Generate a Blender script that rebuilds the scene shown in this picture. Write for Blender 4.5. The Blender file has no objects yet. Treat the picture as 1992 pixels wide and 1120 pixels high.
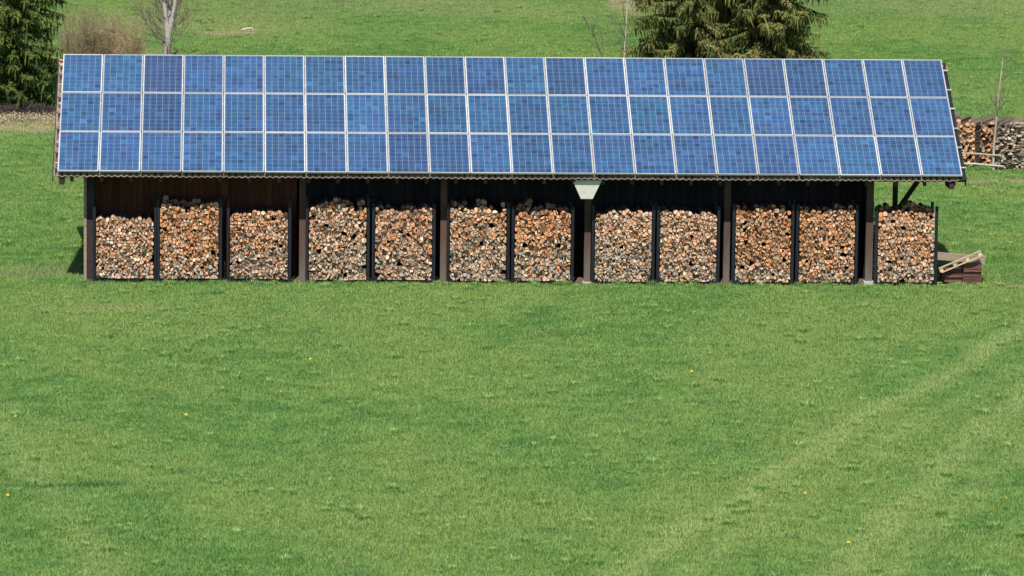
import bpy, math, random
import numpy as np
from mathutils import Matrix, Vector
R = math.radians
rng = random.Random(7)
sc = bpy.context.scene
col = sc.collection

# ------------------------------------------------------------------ camera
cam_d = bpy.data.cameras.new('camera')
cam = bpy.data.objects.new('camera', cam_d); col.objects.link(cam); sc.camera = cam
ax = (0.9986026, -0.0514671, 0.0119987); ay = (-0.0042427, 0.1482349, 0.9889431); az = (-0.0526766, -0.9876120, 0.1478094)
cam.matrix_world = Matrix(((ax[0], ay[0], az[0], 4.402), (ax[1], ay[1], az[1], -126.170), (ax[2], ay[2], az[2], 18.895), (0, 0, 0, 1)))
cam_d.sensor_width = 36; cam_d.lens = 10118.27 / 1992 * 36
cam_d.clip_start = 1; cam_d.clip_end = 6000
cam_d.dof.use_dof = True; cam_d.dof.focus_distance = 127; cam_d.dof.aperture_fstop = 4.5

# ------------------------------------------------------------------ light
SUN_EL, SUN_AZ = R(56), R(9)          # azimuth measured to the left of the view direction, behind the camera
sd = Vector((-math.sin(SUN_AZ) * math.cos(SUN_EL), -math.cos(SUN_AZ) * math.cos(SUN_EL), math.sin(SUN_EL)))
world = bpy.data.worlds.new('World'); sc.world = world; world.use_nodes = True
wn = world.node_tree.nodes; wl = world.node_tree.links
sky = wn.new('ShaderNodeTexSky'); sky.sky_type = 'NISHITA'; sky.sun_disc = False
sky.sun_elevation = SUN_EL; sky.sun_rotation = math.atan2(sd.x, sd.y)
sky.altitude = 700; sky.dust_density = 0.6
wl.new(sky.outputs[0], wn['Background'].inputs[0]); wn['Background'].inputs[1].default_value = 0.085
sun_d = bpy.data.lights.new('sun', 'SUN'); sun_d.energy = 4.8; sun_d.angle = R(0.53); sun_d.color = (1, 0.95, 0.87)
sun = bpy.data.objects.new('sun', sun_d); col.objects.link(sun)
sun.rotation_euler = (-sd).to_track_quat('-Z', 'Y').to_euler()
sc.view_settings.view_transform = 'Standard'; sc.view_settings.look = 'None'
sc.view_settings.exposure = 0.4; sc.view_settings.gamma = 1

# ------------------------------------------------------------------ helpers
def mesh(name, V, F, mats=(), mi=None, smooth=False):
    me = bpy.data.meshes.new(name); me.from_pydata(V, [], F)
    for m in mats: me.materials.append(m)
    if mi is not None: me.polygons.foreach_set('material_index', mi)
    if smooth: me.polygons.foreach_set('use_smooth', [True] * len(me.polygons))
    me.update(); return me
def link(name, me, parent=None, loc=None):
    o = bpy.data.objects.new(name, me); col.objects.link(o)
    if parent is not None: o.parent = parent
    if loc is not None: o.location = loc
    return o
def tag(o, label, cat, group=None):
    o['label'] = label; o['category'] = cat
    if group: o['group'] = group
    return o
def thing(name, label, cat, loc=(0, 0, 0), rz=0, group=None):
    o = bpy.data.objects.new(name, None); col.objects.link(o); o.empty_display_size = 0.2
    o.location = loc; o.rotation_euler = (0, 0, rz); return tag(o, label, cat, group)

class MB:
    def __init__(s): s.V = []; s.F = []
    def hexa(s, c):                       # 8 corners, bottom ring then top ring
        n = len(s.V); s.V += [tuple(p) for p in c]
        s.F += [tuple(n + i for i in f) for f in ((0, 3, 2, 1), (4, 5, 6, 7), (0, 1, 5, 4), (1, 2, 6, 5), (2, 3, 7, 6), (3, 0, 4, 7))]
    def box(s, x0, x1, y0, y1, z0, z1, M=None):
        c = [Vector(p) for p in ((x0, y0, z0), (x1, y0, z0), (x1, y1, z0), (x0, y1, z0), (x0, y0, z1), (x1, y0, z1), (x1, y1, z1), (x0, y1, z1))]
        s.hexa([M @ p for p in c] if M else c)
    def bar(s, a, b, w, h, up=(0, 0, 1)):
        a = Vector(a); b = Vector(b); d = (b - a).normalized(); r = d.cross(Vector(up)).normalized(); u = r.cross(d)
        q = [(-w / 2, -h / 2), (w / 2, -h / 2), (w / 2, h / 2), (-w / 2, h / 2)]
        s.hexa([a + r * i + u * j for i, j in q] + [b + r * i + u * j for i, j in q])
    def tube(s, pts, rad, k=6, cap=True):
        n0 = len(s.V); pts = [Vector(p) for p in pts]; prev = Vector((1, 0.13, 0.07)).normalized()
        for i, p in enumerate(pts):
            d = (pts[min(i + 1, len(pts) - 1)] - pts[max(i - 1, 0)]).normalized()
            r = (prev - d * prev.dot(d))
            r = r.normalized() if r.length > 1e-4 else d.orthogonal().normalized()
            prev = r; u = d.cross(r)
            for j in range(k):
                t = 2 * math.pi * j / k; s.V.append(tuple(p + (r * math.cos(t) + u * math.sin(t)) * rad[i]))
        for i in range(len(pts) - 1):
            for j in range(k):
                a = n0 + i * k + j; b = n0 + i * k + (j + 1) % k; s.F.append((a, b, b + k, a + k))
        if cap: s.F.append(tuple(n0 + (len(pts) - 1) * k + j for j in range(k)))
    def build(s, name, mat, parent=None, loc=None, smooth=False):
        return link(name, mesh(name, s.V, s.F, [mat] if not isinstance(mat, (list, tuple)) else mat, smooth=smooth), parent, loc)

# ---- materials
class NT:
    def __init__(s, m): s.t = m.node_tree; s.n = s.t.nodes; s.l = s.t.links
    def new(s, ty, **kw):
        n = s.n.new(ty)
        for k, v in kw.items():
            if isinstance(k, str) and hasattr(n, k): setattr(n, k, v)
        return n
    def put(s, sock, v):
        if isinstance(v, bpy.types.NodeSocket): s.l.new(v, sock)
        elif v is not None:
            if hasattr(sock.default_value, '__len__') and not hasattr(v, '__len__'): v = (v, v, v)
            if hasattr(sock.default_value, '__len__') and len(sock.default_value) == 4 and len(v) == 3: v = (*v, 1)
            sock.default_value = v
    def math(s, op, a, b=None, c=None, clamp=False):
        n = s.new('ShaderNodeMath', operation=op); n.use_clamp = clamp
        for i, v in enumerate((a, b, c)): s.put(n.inputs[i], v)
        return n.outputs[0]
    def mix(s, f, a, b, mode='MIX'):
        n = s.new('ShaderNodeMix', data_type='RGBA', blend_type=mode); s.put(n.inputs[0], f); s.put(n.inputs[6], a); s.put(n.inputs[7], b); return n.outputs[2]
    def noise(s, vec, scale, detail=3, rough=0.55):
        n = s.new('ShaderNodeTexNoise'); s.put(n.inputs['Vector'], vec); n.inputs['Scale'].default_value = scale; n.inputs['Detail'].default_value = detail; n.inputs['Roughness'].default_value = rough; return n.outputs[0]
    def map(s, v, a, b, c=0.0, d=1.0, smooth=True):
        n = s.new('ShaderNodeMapRange', interpolation_type='SMOOTHSTEP' if smooth else 'LINEAR'); s.put(n.inputs[0], v)
        for i, q in enumerate((a, b, c, d)): s.put(n.inputs[i + 1], q)
        return n.outputs[0]
    def vmul(s, v, k):
        n = s.new('ShaderNodeVectorMath', operation='MULTIPLY'); s.put(n.inputs[0], v); n.inputs[1].default_value = k; return n.outputs[0]
    def vadd(s, v, k):
        n = s.new('ShaderNodeVectorMath', operation='ADD'); s.put(n.inputs[0], v); s.put(n.inputs[1], k); return n.outputs[0]
    def pos(s): return s.new('ShaderNodeNewGeometry').outputs['Position']
def new_mat(name):
    m = bpy.data.materials.new(name); m.use_nodes = True; return m, NT(m), m.node_tree.nodes['Principled BSDF']
def weathered(name, base, var, dark, scale=(6, 6, 6), rough=0.8, bump=0.2, metal=0, spec=0.3):
    m, t, b = new_mat(name)
    oi = t.new('ShaderNodeObjectInfo'); gp = t.pos()
    p = t.vmul(gp, scale)
    c = t.mix(t.noise(p, 1, 5), base, var)
    c = t.mix(t.map(t.noise(p, 3.1, 4), 0.5, 0.75), c, dark)
    k = t.map(oi.outputs['Random'], 0, 1, 0.72, 1.22, False)
    mm = t.new('ShaderNodeVectorMath', operation='SCALE'); t.put(mm.inputs[0], c); t.put(mm.inputs[3], k)
    t.put(b.inputs['Base Color'], mm.outputs[0]); b.inputs['Roughness'].default_value = rough; b.inputs['Metallic'].default_value = metal
    b.inputs['Specular IOR Level'].default_value = spec
    if bump:
        bn = t.new('ShaderNodeBump'); bn.inputs['Strength'].default_value = bump; bn.inputs['Distance'].default_value = 0.02
        t.put(bn.inputs['Height'], t.noise(p, 4, 4)); t.put(b.inputs['Normal'], bn.outputs[0])
    return m
M = {}
M['brown_wood'] = weathered('brown_wood', (0.11, 0.040, 0.022), (0.16, 0.06, 0.032), (0.055, 0.021, 0.013), (9, 9, 0.8))
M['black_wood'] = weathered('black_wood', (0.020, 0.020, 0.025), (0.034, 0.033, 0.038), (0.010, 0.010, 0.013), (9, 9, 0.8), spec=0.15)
M['rafter_wood'] = weathered('rafter_wood', (0.05, 0.04, 0.035), (0.08, 0.065, 0.055), (0.03, 0.024, 0.02), (4, 4, 4))
M['dark_beam'] = weathered('dark_beam', (0.022, 0.017, 0.016), (0.035, 0.028, 0.025), (0.015, 0.012, 0.011), (5, 5, 5))
M['tile'] = weathered('tile', (0.19, 0.14, 0.12), (0.30, 0.235, 0.205), (0.11, 0.085, 0.072), (5, 5, 5), rough=0.85)
M['ridge_tile'] = weathered('ridge_tile', (0.42, 0.19, 0.13), (0.5, 0.3, 0.24), (0.25, 0.13, 0.1), (5, 5, 5))
M['rack'] = weathered('rack_paint', (0.007, 0.009, 0.015), (0.010, 0.013, 0.021), (0.013, 0.011, 0.010), (7, 7, 3), rough=0.55, spec=0.35, bump=0.05)
M['alu'] = weathered('alu_frame', (0.52, 0.52, 0.51), (0.58, 0.58, 0.56), (0.42, 0.42, 0.40), (6, 6, 6), rough=0.45, metal=0.25, bump=0)
M['rail'] = weathered('rail_alu', (0.6, 0.6, 0.6), (0.7, 0.7, 0.7), (0.5, 0.5, 0.5), (6, 6, 6), rough=0.4, metal=0.5, bump=0)
M['white_board'] = weathered('white_board', (0.82, 0.81, 0.74), (0.76, 0.76, 0.68), (0.6, 0.6, 0.48), (3, 3, 5), rough=0.6, bump=0.05)
M['concrete'] = weathered('concrete', (0.5, 0.48, 0.43), (0.42, 0.40, 0.36), (0.28, 0.27, 0.24), (8, 8, 8))
M['earth'] = weathered('earth', (0.11, 0.08, 0.055), (0.16, 0.125, 0.09), (0.07, 0.05, 0.035), (2, 2, 2))
M['red_board'] = weathered('red_board', (0.13, 0.055, 0.045), (0.17, 0.085, 0.07), (0.085, 0.04, 0.033), (3, 3, 9), rough=0.7)
M['grey_plank'] = weathered('grey_plank', (0.25, 0.19, 0.14), (0.33, 0.26, 0.2), (0.15, 0.11, 0.08), (2, 8, 8))
M['pale_wood'] = weathered('pale_wood', (0.55, 0.41, 0.26), (0.62, 0.49, 0.33), (0.42, 0.29, 0.17), (4, 4, 8))
M['fence_wood'] = weathered('fence_wood', (0.42, 0.36, 0.29), (0.5, 0.44, 0.36), (0.27, 0.22, 0.17), (5, 5, 5))
M['bark'] = weathered('bark', (0.06, 0.045, 0.035), (0.09, 0.07, 0.055), (0.03, 0.024, 0.02), (6, 6, 3))
M['pale_bark'] = weathered('pale_bark', (0.38, 0.35, 0.33), (0.48, 0.44, 0.41), (0.13, 0.11, 0.10), (4, 4, 6))
M['twig'] = weathered('twig', (0.15, 0.115, 0.085), (0.26, 0.21, 0.16), (0.12, 0.09, 0.065), (3, 3, 3), bump=0)
M['shrub_twig'] = weathered('shrub_twig', (0.33, 0.24, 0.14), (0.42, 0.32, 0.20), (0.16, 0.11, 0.065), (2, 2, 1), bump=0)
M['dry_leaf'] = weathered('dry_leaf', (0.33, 0.25, 0.16), (0.45, 0.36, 0.25), (0.18, 0.13, 0.08), (9, 9, 9), bump=0)
M['stone'] = weathered('stone', (0.5, 0.47, 0.42), (0.6, 0.57, 0.52), (0.32, 0.3, 0.26), (9, 9, 9))
M['dandelion'] = weathered('dandelion', (0.85, 0.5, 0.01), (0.9, 0.58, 0.02), (0.75, 0.38, 0.01), (40, 40, 40), bump=0)
M['stalk'] = weathered('stalk', (0.12, 0.22, 0.05), (0.16, 0.26, 0.06), (0.08, 0.16, 0.03), (9, 9, 9), bump=0)

# front posts: red-brown stain worn away to grey wood at the foot
m, t, b = new_mat('post_wood'); gp = t.pos(); sx = t.new('ShaderNodeSeparateXYZ'); t.put(sx.inputs[0], gp)
n1 = t.noise(t.vmul(gp, (9, 9, 0.9)), 1.5, 5); oi = t.new('ShaderNodeObjectInfo')
worn = t.map(t.math('ADD', sx.outputs[2], t.math('MULTIPLY', t.math('SUBTRACT', n1, 0.5), 1.6)), 0.1, 1.15, 1, 0)
stain = t.mix(oi.outputs['Random'], (0.06, 0.033, 0.025), (0.11, 0.042, 0.024))
c = t.mix(worn, t.mix(n1, stain, (0.09, 0.06, 0.045)), t.mix(t.noise(t.vmul(gp, (20, 20, 2)), 1.5, 4), (0.095, 0.072, 0.058), (0.17, 0.14, 0.12)))
t.put(b.inputs['Base Color'], c); b.inputs['Roughness'].default_value = 0.85; M['post'] = m

# log ends: colour comes with each log
def log_mat(name, src):
    m, t, b = new_mat(name)
    if src == 'object': oi = t.new('ShaderNodeObjectInfo'); c0 = oi.outputs['Color']
    else: at = t.new('ShaderNodeAttribute', attribute_name='log_colour'); c0 = at.outputs['Color']
    gp = t.pos()
    c = t.mix(t.map(t.noise(t.vmul(gp, (34, 10, 34)), 1, 4), 0.3, 0.75, 0, 0.55), c0, t.mix(0.5, c0, (0.16, 0.10, 0.06)))
    c = t.mix(t.map(t.noise(t.vmul(gp, (90, 20, 90)), 1, 2), 0.55, 0.8, 0, 0.5), c, t.mix(0.5, c0, (0.8, 0.7, 0.55)))
    t.put(b.inputs['Base Color'], c); b.inputs['Roughness'].default_value = 0.8; b.inputs['Specular IOR Level'].default_value = 0.2
    return m
M['log_end'] = log_mat('log_end', 'object'); M['log_end_fill'] = log_mat('log_end_fill', 'attr')
M['log_side'] = weathered('log_side', (0.13, 0.09, 0.065), (0.22, 0.16, 0.12), (0.06, 0.042, 0.03), (9, 3, 9))

# solar cell: polycrystalline silicon behind glass
m, t, b = new_mat('solar_cell'); oi = t.new('ShaderNodeObjectInfo'); tc = t.new('ShaderNodeTexCoord')
off = t.new('ShaderNodeCombineXYZ'); t.put(off.inputs[0], t.math('MULTIPLY', oi.outputs['Random'], 91)); t.put(off.inputs[1], t.math('MULTIPLY', oi.outputs['Random'], 37))
pv = t.vadd(t.vmul(tc.outputs['Object'], (1, 1, 1)), off.outputs[0])
vo = t.new('ShaderNodeTexVoronoi'); t.put(vo.inputs['Vector'], pv); vo.inputs['Scale'].default_value = 45
flake = t.math('ADD', t.math('MULTIPLY', vo.outputs['Color'], 0.35), t.math('ADD', t.math('MULTIPLY', t.noise(t.vmul(pv, (7, 55, 1)), 1, 2), 0.45), t.math('MULTIPLY', t.noise(t.pos(), 1.1, 3), 0.2)))
sc3 = t.new('ShaderNodeVectorMath', operation='SCALE'); t.put(sc3.inputs[0], oi.outputs['Color']); t.put(sc3.inputs[3], t.map(flake, 0.25, 0.75, 0.55, 1.5, False))
sx = t.new('ShaderNodeSeparateXYZ'); t.put(sx.inputs[0], tc.outputs['Object'])
bus = t.math('LESS_THAN', t.math('ABSOLUTE', t.math('SUBTRACT', t.math('ABSOLUTE', sx.outputs[0]), 0.039)), 0.0014)
t.put(b.inputs['Base Color'], t.mix(bus, sc3.outputs[0], (0.13, 0.18, 0.30))); b.inputs['Roughness'].default_value = 0.35
b.inputs['Coat Weight'].default_value = 1; b.inputs['Coat Roughness'].default_value = 0.06; b.inputs['Coat IOR'].default_value = 1.45
M['cell'] = m
m, t, b = new_mat('backsheet'); t.put(b.inputs['Base Color'], t.mix(t.noise(t.pos(), 3), (0.31, 0.35, 0.43), (0.38, 0.41, 0.48))); b.inputs['Roughness'].default_value = 0.4
b.inputs['Coat Weight'].default_value = 1; b.inputs['Coat Roughness'].default_value = 0.06; M['backsheet'] = m

# meadow colour, shared by soil and blades: a function of where it grows
def meadow_colour(t):
    gp = t.pos(); s = t.new('ShaderNodeSeparateXYZ'); t.put(s.inputs[0], gp); x, y = s.outputs[0], s.outputs[1]
    flat = t.vmul(gp, (1, 1, 0))
    big = t.noise(t.vmul(flat, (1, 0.55, 1)), 0.16, 3); mid = t.noise(flat, 0.9, 4, 0.6); fine = t.noise(flat, 5.0, 3, 0.7)
    c = t.mix(t.map(mid, 0.34, 0.64), (0.118, 0.265, 0.060), (0.215, 0.370, 0.092))
    c = t.mix(t.map(big, 0.40, 0.63, 0, 0.8), c, (0.275, 0.385, 0.105))
    c = t.mix(t.map(fine, 0.5, 0.8, 0, 0.5), c, (0.092, 0.225, 0.050))
    clump = t.noise(t.vmul(flat, (1, 0.5, 1)), 2.2, 3, 0.6); c = t.mix(t.map(clump, 0.55, 0.72, 0, 0.55), c, (0.080, 0.21, 0.055)); c = t.mix(t.map(clump, 0.28, 0.44, 0.45, 0), c, (0.31, 0.425, 0.11))
    wob = t.math('MULTIPLY', t.math('SUBTRACT', t.noise(flat, 0.35, 2), 0.5), 0.9)
    straw = None; c_in = c
    for sl, b0, w, k in ((0.405, 25.3, 0.34, 0.62), (0.42, 26.9, 0.3, 0.28), (0.325, 26.45, 0.38, 0.58), (0.36, 28.4, 0.3, 0.35), (-0.16, -3.6, 0.4, 0.35)):
        d = t.math('ABSOLUTE', t.math('SUBTRACT', t.math('ADD', x, wob), t.math('ADD', t.math('MULTIPLY', y, sl), b0)))
        v = t.math('MULTIPLY', t.map(t.math('ADD', d, t.math('MULTIPLY', t.math('SUBTRACT', t.noise(flat, 1.6, 3), 0.5), 1.1)), 0.0, w * 2, k, 0), t.map(y, -4, 0, 1, 0))
        straw = v if straw is None else t.math('MAXIMUM', straw, v)
    c = t.mix(t.math('MULTIPLY', straw, t.map(fine, 0.25, 0.6, 0.5, 1.0)), c, (0.42, 0.49, 0.19)); straw = 0.0
    for px, py, rx, ry, k in ((-2.6, 34.6, 3.6, 3.2, 1.3), (19.4, 74.5, 0.9, 5.0, 0.9), (4.1, 62.5, 1.4, 1.5, 0.9), (2.5, 66, 6, 6, 0.3), (33, 74, 9, 6, 0.3), (10, 73, 10, 5, 0.3), (1.2, -3.9, 2.0, 0.5, 0.35), (28, 21.2, 5.0, 0.5, 0.8), (26.5, 0.35, 3.8, 0.45, 0.8), (1.0, 52, 5, 4, 0.4), (-0.6, 2.2, 1.6, 1.1, 0.4)):
        d = t.math('SQRT', t.math('ADD', t.math('POWER', t.math('DIVIDE', t.math('SUBTRACT', x, px), rx), 2), t.math('POWER', t.math('DIVIDE', t.math('SUBTRACT', y, py), ry), 2)))
        v = t.map(t.math('ADD', d, t.math('MULTIPLY', t.math('SUBTRACT', mid, 0.5), 1.6)), 0.35, 1.25, k, 0)
        straw = t.math('MAXIMUM', straw, v)
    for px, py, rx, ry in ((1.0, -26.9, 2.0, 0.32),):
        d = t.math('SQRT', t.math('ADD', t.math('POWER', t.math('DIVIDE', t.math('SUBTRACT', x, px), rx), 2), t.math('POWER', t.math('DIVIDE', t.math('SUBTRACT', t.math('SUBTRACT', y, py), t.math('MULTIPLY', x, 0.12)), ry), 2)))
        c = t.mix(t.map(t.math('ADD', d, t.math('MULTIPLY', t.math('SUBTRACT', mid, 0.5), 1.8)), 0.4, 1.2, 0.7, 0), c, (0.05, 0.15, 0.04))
    sp = t.map(t.noise(t.vmul(flat, (1, 0.6, 1)), 1.7, 4, 0.65), 0.60, 0.75, 0, 0.45)
    straw = t.math('MAXIMUM', straw, sp)
    straw = t.math('MULTIPLY', straw, t.map(fine, 0.25, 0.6, 0.55, 1.0))
    return t.mix(straw, c, (0.47, 0.40, 0.24)), straw
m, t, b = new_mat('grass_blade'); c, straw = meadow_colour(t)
g = t.new('ShaderNodeNewGeometry'); rnd = g.outputs['Random Per Island']
c = t.mix(t.map(rnd, 0.80, 1.0, 0, 0.7), c, (0.36, 0.43, 0.17)); c = t.mix(t.map(rnd, 0.0, 0.3, 0.45, 0), c, (0.075, 0.195, 0.048))
dif = t.new('ShaderNodeBsdfPrincipled'); t.put(dif.inputs['Base Color'], c); dif.inputs['Roughness'].default_value = 0.55; dif.inputs['Specular IOR Level'].default_value = 0.35
tr = t.new('ShaderNodeBsdfTranslucent'); t.put(tr.inputs[0], t.mix(1.0, c, (1.0, 1.0, 0.7), 'MULTIPLY'))
ms = t.new('ShaderNodeMixShader'); ms.inputs[0].default_value = 0.28; t.l.new(dif.outputs[0], ms.inputs[1]); t.l.new(tr.outputs[0], ms.inputs[2])
t.l.new(ms.outputs[0], t.n['Material Output'].inputs[0]); t.n.remove(b); M['blade'] = m
m, t, b = new_mat('tussock_blade'); g = t.new('ShaderNodeNewGeometry'); oi = t.new('ShaderNodeObjectInfo'); rnd = g.outputs['Random Per Island']
c = t.mix(oi.outputs['Random'], (0.10, 0.235, 0.05), (0.21, 0.36, 0.085)); c = t.mix(t.map(rnd, 0.6, 1, 0, 0.7), c, (0.34, 0.42, 0.16))
t.put(b.inputs['Base Color'], c); b.inputs['Roughness'].default_value = 0.5; b.inputs['Specular IOR Level'].default_value = 0.3; M['tussock'] = m
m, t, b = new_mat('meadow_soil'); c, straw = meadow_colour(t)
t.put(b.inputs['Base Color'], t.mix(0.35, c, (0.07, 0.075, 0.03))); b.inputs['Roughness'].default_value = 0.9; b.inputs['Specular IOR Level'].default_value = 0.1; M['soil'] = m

def needle_mat(name, a, b_, tip):
    m, t, b = new_mat(name); g = t.new('ShaderNodeNewGeometry'); gp = g.outputs['Position']
    c = t.mix(t.map(t.noise(gp, 1.3, 3), 0.35, 0.68), a, b_)
    c = t.mix(t.map(t.math('ADD', t.math('MULTIPLY', t.noise(gp, 0.8, 2), 0.7), t.math('MULTIPLY', g.outputs['Random Per Island'], 0.4)), 0.55, 0.8, 0, 0.9), c, tip)
    d = t.new('ShaderNodeBsdfDiffuse'); t.put(d.inputs[0], c); tr = t.new('ShaderNodeBsdfTranslucent'); t.put(tr.inputs[0], c)
    ms = t.new('ShaderNodeMixShader'); ms.inputs[0].default_value = 0.15; t.l.new(d.outputs[0], ms.inputs[1]); t.l.new(tr.outputs[0], ms.inputs[2])
    t.l.new(ms.outputs[0], t.n['Material Output'].inputs[0]); t.n.remove(b); return m
M['needle_dark'] = needle_mat('needle_dark', (0.045, 0.08, 0.025), (0.10, 0.14, 0.035), (0.19, 0.22, 0.05))
M['needle_olive'] = needle_mat('needle_olive', (0.085, 0.12, 0.04), (0.19, 0.205, 0.06), (0.33, 0.26, 0.105))

# ------------------------------------------------------------------ ground
gx = sorted(set([-3000, -1200, -500, -200, -100, -60] + list(np.arange(-40, 71, 1.0)) + [100, 200, 500, 1200, 3000]))
gy = sorted(set([-1500, -600, -300, -150, -90] + list(np.arange(-60, 131, 1.0)) + [160, 250, 500, 1200, 4000]))
def gz(x, y):
    near = 1.0 if (y < -2 or y > 12 or x < -3 or x > 27) else 0.0
    k = min(1, max(0, max(-2 - y, y - 12, -3 - x, x - 27) / 5.0)) * near
    return k * (0.05 * math.sin(x * 0.31 + y * 0.17) + 0.04 * math.sin(x * 0.13 - y * 0.23 + 1) + 0.02 * math.sin(x * 1.1 + 0.5) * math.sin(y * 0.8))
V = [(x, y, gz(x, y)) for y in gy for x in gx]; nx = len(gx)
F = [(j * nx + i, j * nx + i + 1, (j + 1) * nx + i + 1, (j + 1) * nx + i) for j in range(len(gy) - 1) for i in range(nx - 1)]
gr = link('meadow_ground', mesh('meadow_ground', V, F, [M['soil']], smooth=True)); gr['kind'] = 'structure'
fl = MB(); fl.box(0.62, 21.75, 0.62, 8.1, -0.1, 0.012)
o = fl.build('earth_floor', M['earth']); o['kind'] = 'structure'

# ------------------------------------------------------------------ shed
PIT = 0.5043; CP, SP = math.cos(PIT), math.sin(PIT); HB = 2.857
def RP(u, s, h): return Vector((u, s * CP - h * SP, HB + s * SP + h * CP))      # front roof slope
RID_Y = 4.335
def RB(u, s, h): v = RP(u, s, h); return Vector((v.x, 2 * RID_Y - v.y, v.z))   # rear slope mirrored
shed = thing('open_wood_shed', 'long open-fronted wooden shed with tiled gable roof, storing stacked firewood', 'shed', (0, 0, 0))
XL, XR = -0.10, 22.28
# posts
for x, w in ((0.655, 0.07), (5.99, 0.155), (9.47, 0.155), (13.03, 0.155), (16.485, 0.155), (20.03, 0.175)):
    p = MB(); p.box(x - w / 2, x + w / 2, 0.83, 0.83 + w, 0.0, 2.95); p.build('post', M['post'] if x > 1 else M['grey_plank'], shed)
p = MB(); p.box(19.915, 20.145, 0.80, 1.05, -0.02, 0.10); p.build('concrete_foot', M['concrete'], shed)
p = MB(); p.box(12.93, 13.13, 0.815, 1.02, -0.02, 0.05); p.build('concrete_foot', M['concrete'], shed)
p = MB(); p.box(4.0, 4.15, 1.60, 1.75, 0.0, 3.3); p.build('post', M['brown_wood'], shed)
p = MB(); p.box(0.55, 21.9, 0.85, 1.01, 2.94, 3.10); p.build('eave_beam', M['dark_beam'], shed)
p = MB(); p.box(0.5, 22.0, 3.7, 3.86, 4.2, 4.4); p.build('purlin', M['dark_beam'], shed)
for xe in (0.10, 21.95): 
    p = MB(); p.box(xe - 0.06, xe + 0.06, 0.10, 0.9, 2.50, 2.64); p.build('beam_end', M['dark_beam'], shed)
# rear post and brace under the open right end
p = MB(); p.box(20.80, 20.92, 2.45, 2.57, 0.0, 3.55); p.build('post', M['dark_beam'], shed)
p = MB(); p.bar((20.9, 2.51, 1.62), (21.62, 2.51, 2.68), 0.11, 0.11, (0, 1, 0)); p.build('brace', M['dark_beam'], shed)
p = MB(); p.box(20.0, 22.1, 2.43, 2.59, 3.55, 3.72); p.build('purlin', M['dark_beam'], shed)
# plank walls
def planks(x0, x1, y, z1, w, mat, axis='x', z0=0.03):
    n = max(1, round((x1 - x0) / w)); w = (x1 - x0) / n; cache = {}
    for i in range(n):
        k = rng.randrange(4)
        if k not in cache:
            q = MB(); g = 0.006; a = 0.004 * k
            if axis == 'x': q.box(g, w - g, a, a + 0.024, z0, z1 - 0.01 * k)
            else: q.box(a, a + 0.024, g, w - g, z0, z1 - 0.01 * k)
            cache[k] = mesh('plank', q.V, q.F, [mat])
        link('plank', cache[k], shed, (x0 + i * w, y, 0) if axis == 'x' else (y, x0 + i * w, 0))
    bk = MB()                                      # board behind the joints
    if axis == 'x': bk.box(x0, x1, y + 0.04, y + 0.06, z0, z1 - 0.06)
    else: bk.box(y + 0.04, y + 0.06, x0, x1, z0, z1 - 0.06)
    bk.build('wall_backing', mat, shed)
planks(0.70, 5.86, 1.90, 3.55, 0.15, M['brown_wood'])
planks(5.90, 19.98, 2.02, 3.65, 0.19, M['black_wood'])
planks(0.88, 8.0, 0.62, 2.9, 0.2, M['brown_wood'], 'y')
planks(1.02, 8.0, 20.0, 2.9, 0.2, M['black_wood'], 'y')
q = MB(); q.box(0.70, 0.88, 0.85, 0.875, 0.02, 2.94); q.build('wall_board', M['dark_beam'], shed)
q = MB(); q.box(0.66, 20.0, 8.02, 8.1, 0.0, 2.9); q.build('rear_wall', M['brown_wood'], shed)
# rafters
q = MB(); q.hexa([RP(a, s, h) for s in (0.03, 4.85) for a, h in ((-0.04, -0.355), (0.04, -0.355), (0.04, -0.203), (-0.04, -0.203))])
q2 = MB(); q2.hexa([RB(a, s, h) for s in (0.03, 4.85) for a, h in ((0.04, -0.355), (-0.04, -0.355), (-0.04, -0.203), (0.04, -0.203))])
rm, rm2 = mesh('rafter', q.V, q.F, [M['rafter_wood']]), mesh('rafter', q2.V, q2.F, [M['rafter_wood']])
for i in range(31): link('rafter', rm, shed, (0.35 + i * 0.722, 0, 0)); link('rafter', rm2, shed, (0.35 + i * 0.722, 0, 0))
for f in (RP, RB):
    q = MB(); pts = [(XL + 0.03, 0.0), (XR - 0.03, 0.0), (XR - 0.03, 4.9), (XL + 0.03, 4.9)]
    if f is RB: pts = pts[::-1]
    q.hexa([f(u, s, -0.202) for u, s in pts] + [f(u, s, -0.184) for u, s in pts]); q.build('roof_boarding', M['dark_beam'], shed)
# fascia at the gable ends
for xe, y in ((XL, 0), (XR, 0)):
    for f in (RP, RB):
        q = MB(); d = 0.012 if xe == XR else -0.012
        q.hexa([f(xe + a, s, h) for s in (-0.01, 4.96) for a, h in ((-0.012 + d, -0.32), (0.012 + d, -0.32), (0.012 + d, -0.165), (-0.012 + d, -0.165))])
        q.build('bargeboard', M['dark_beam'], shed)
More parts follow.
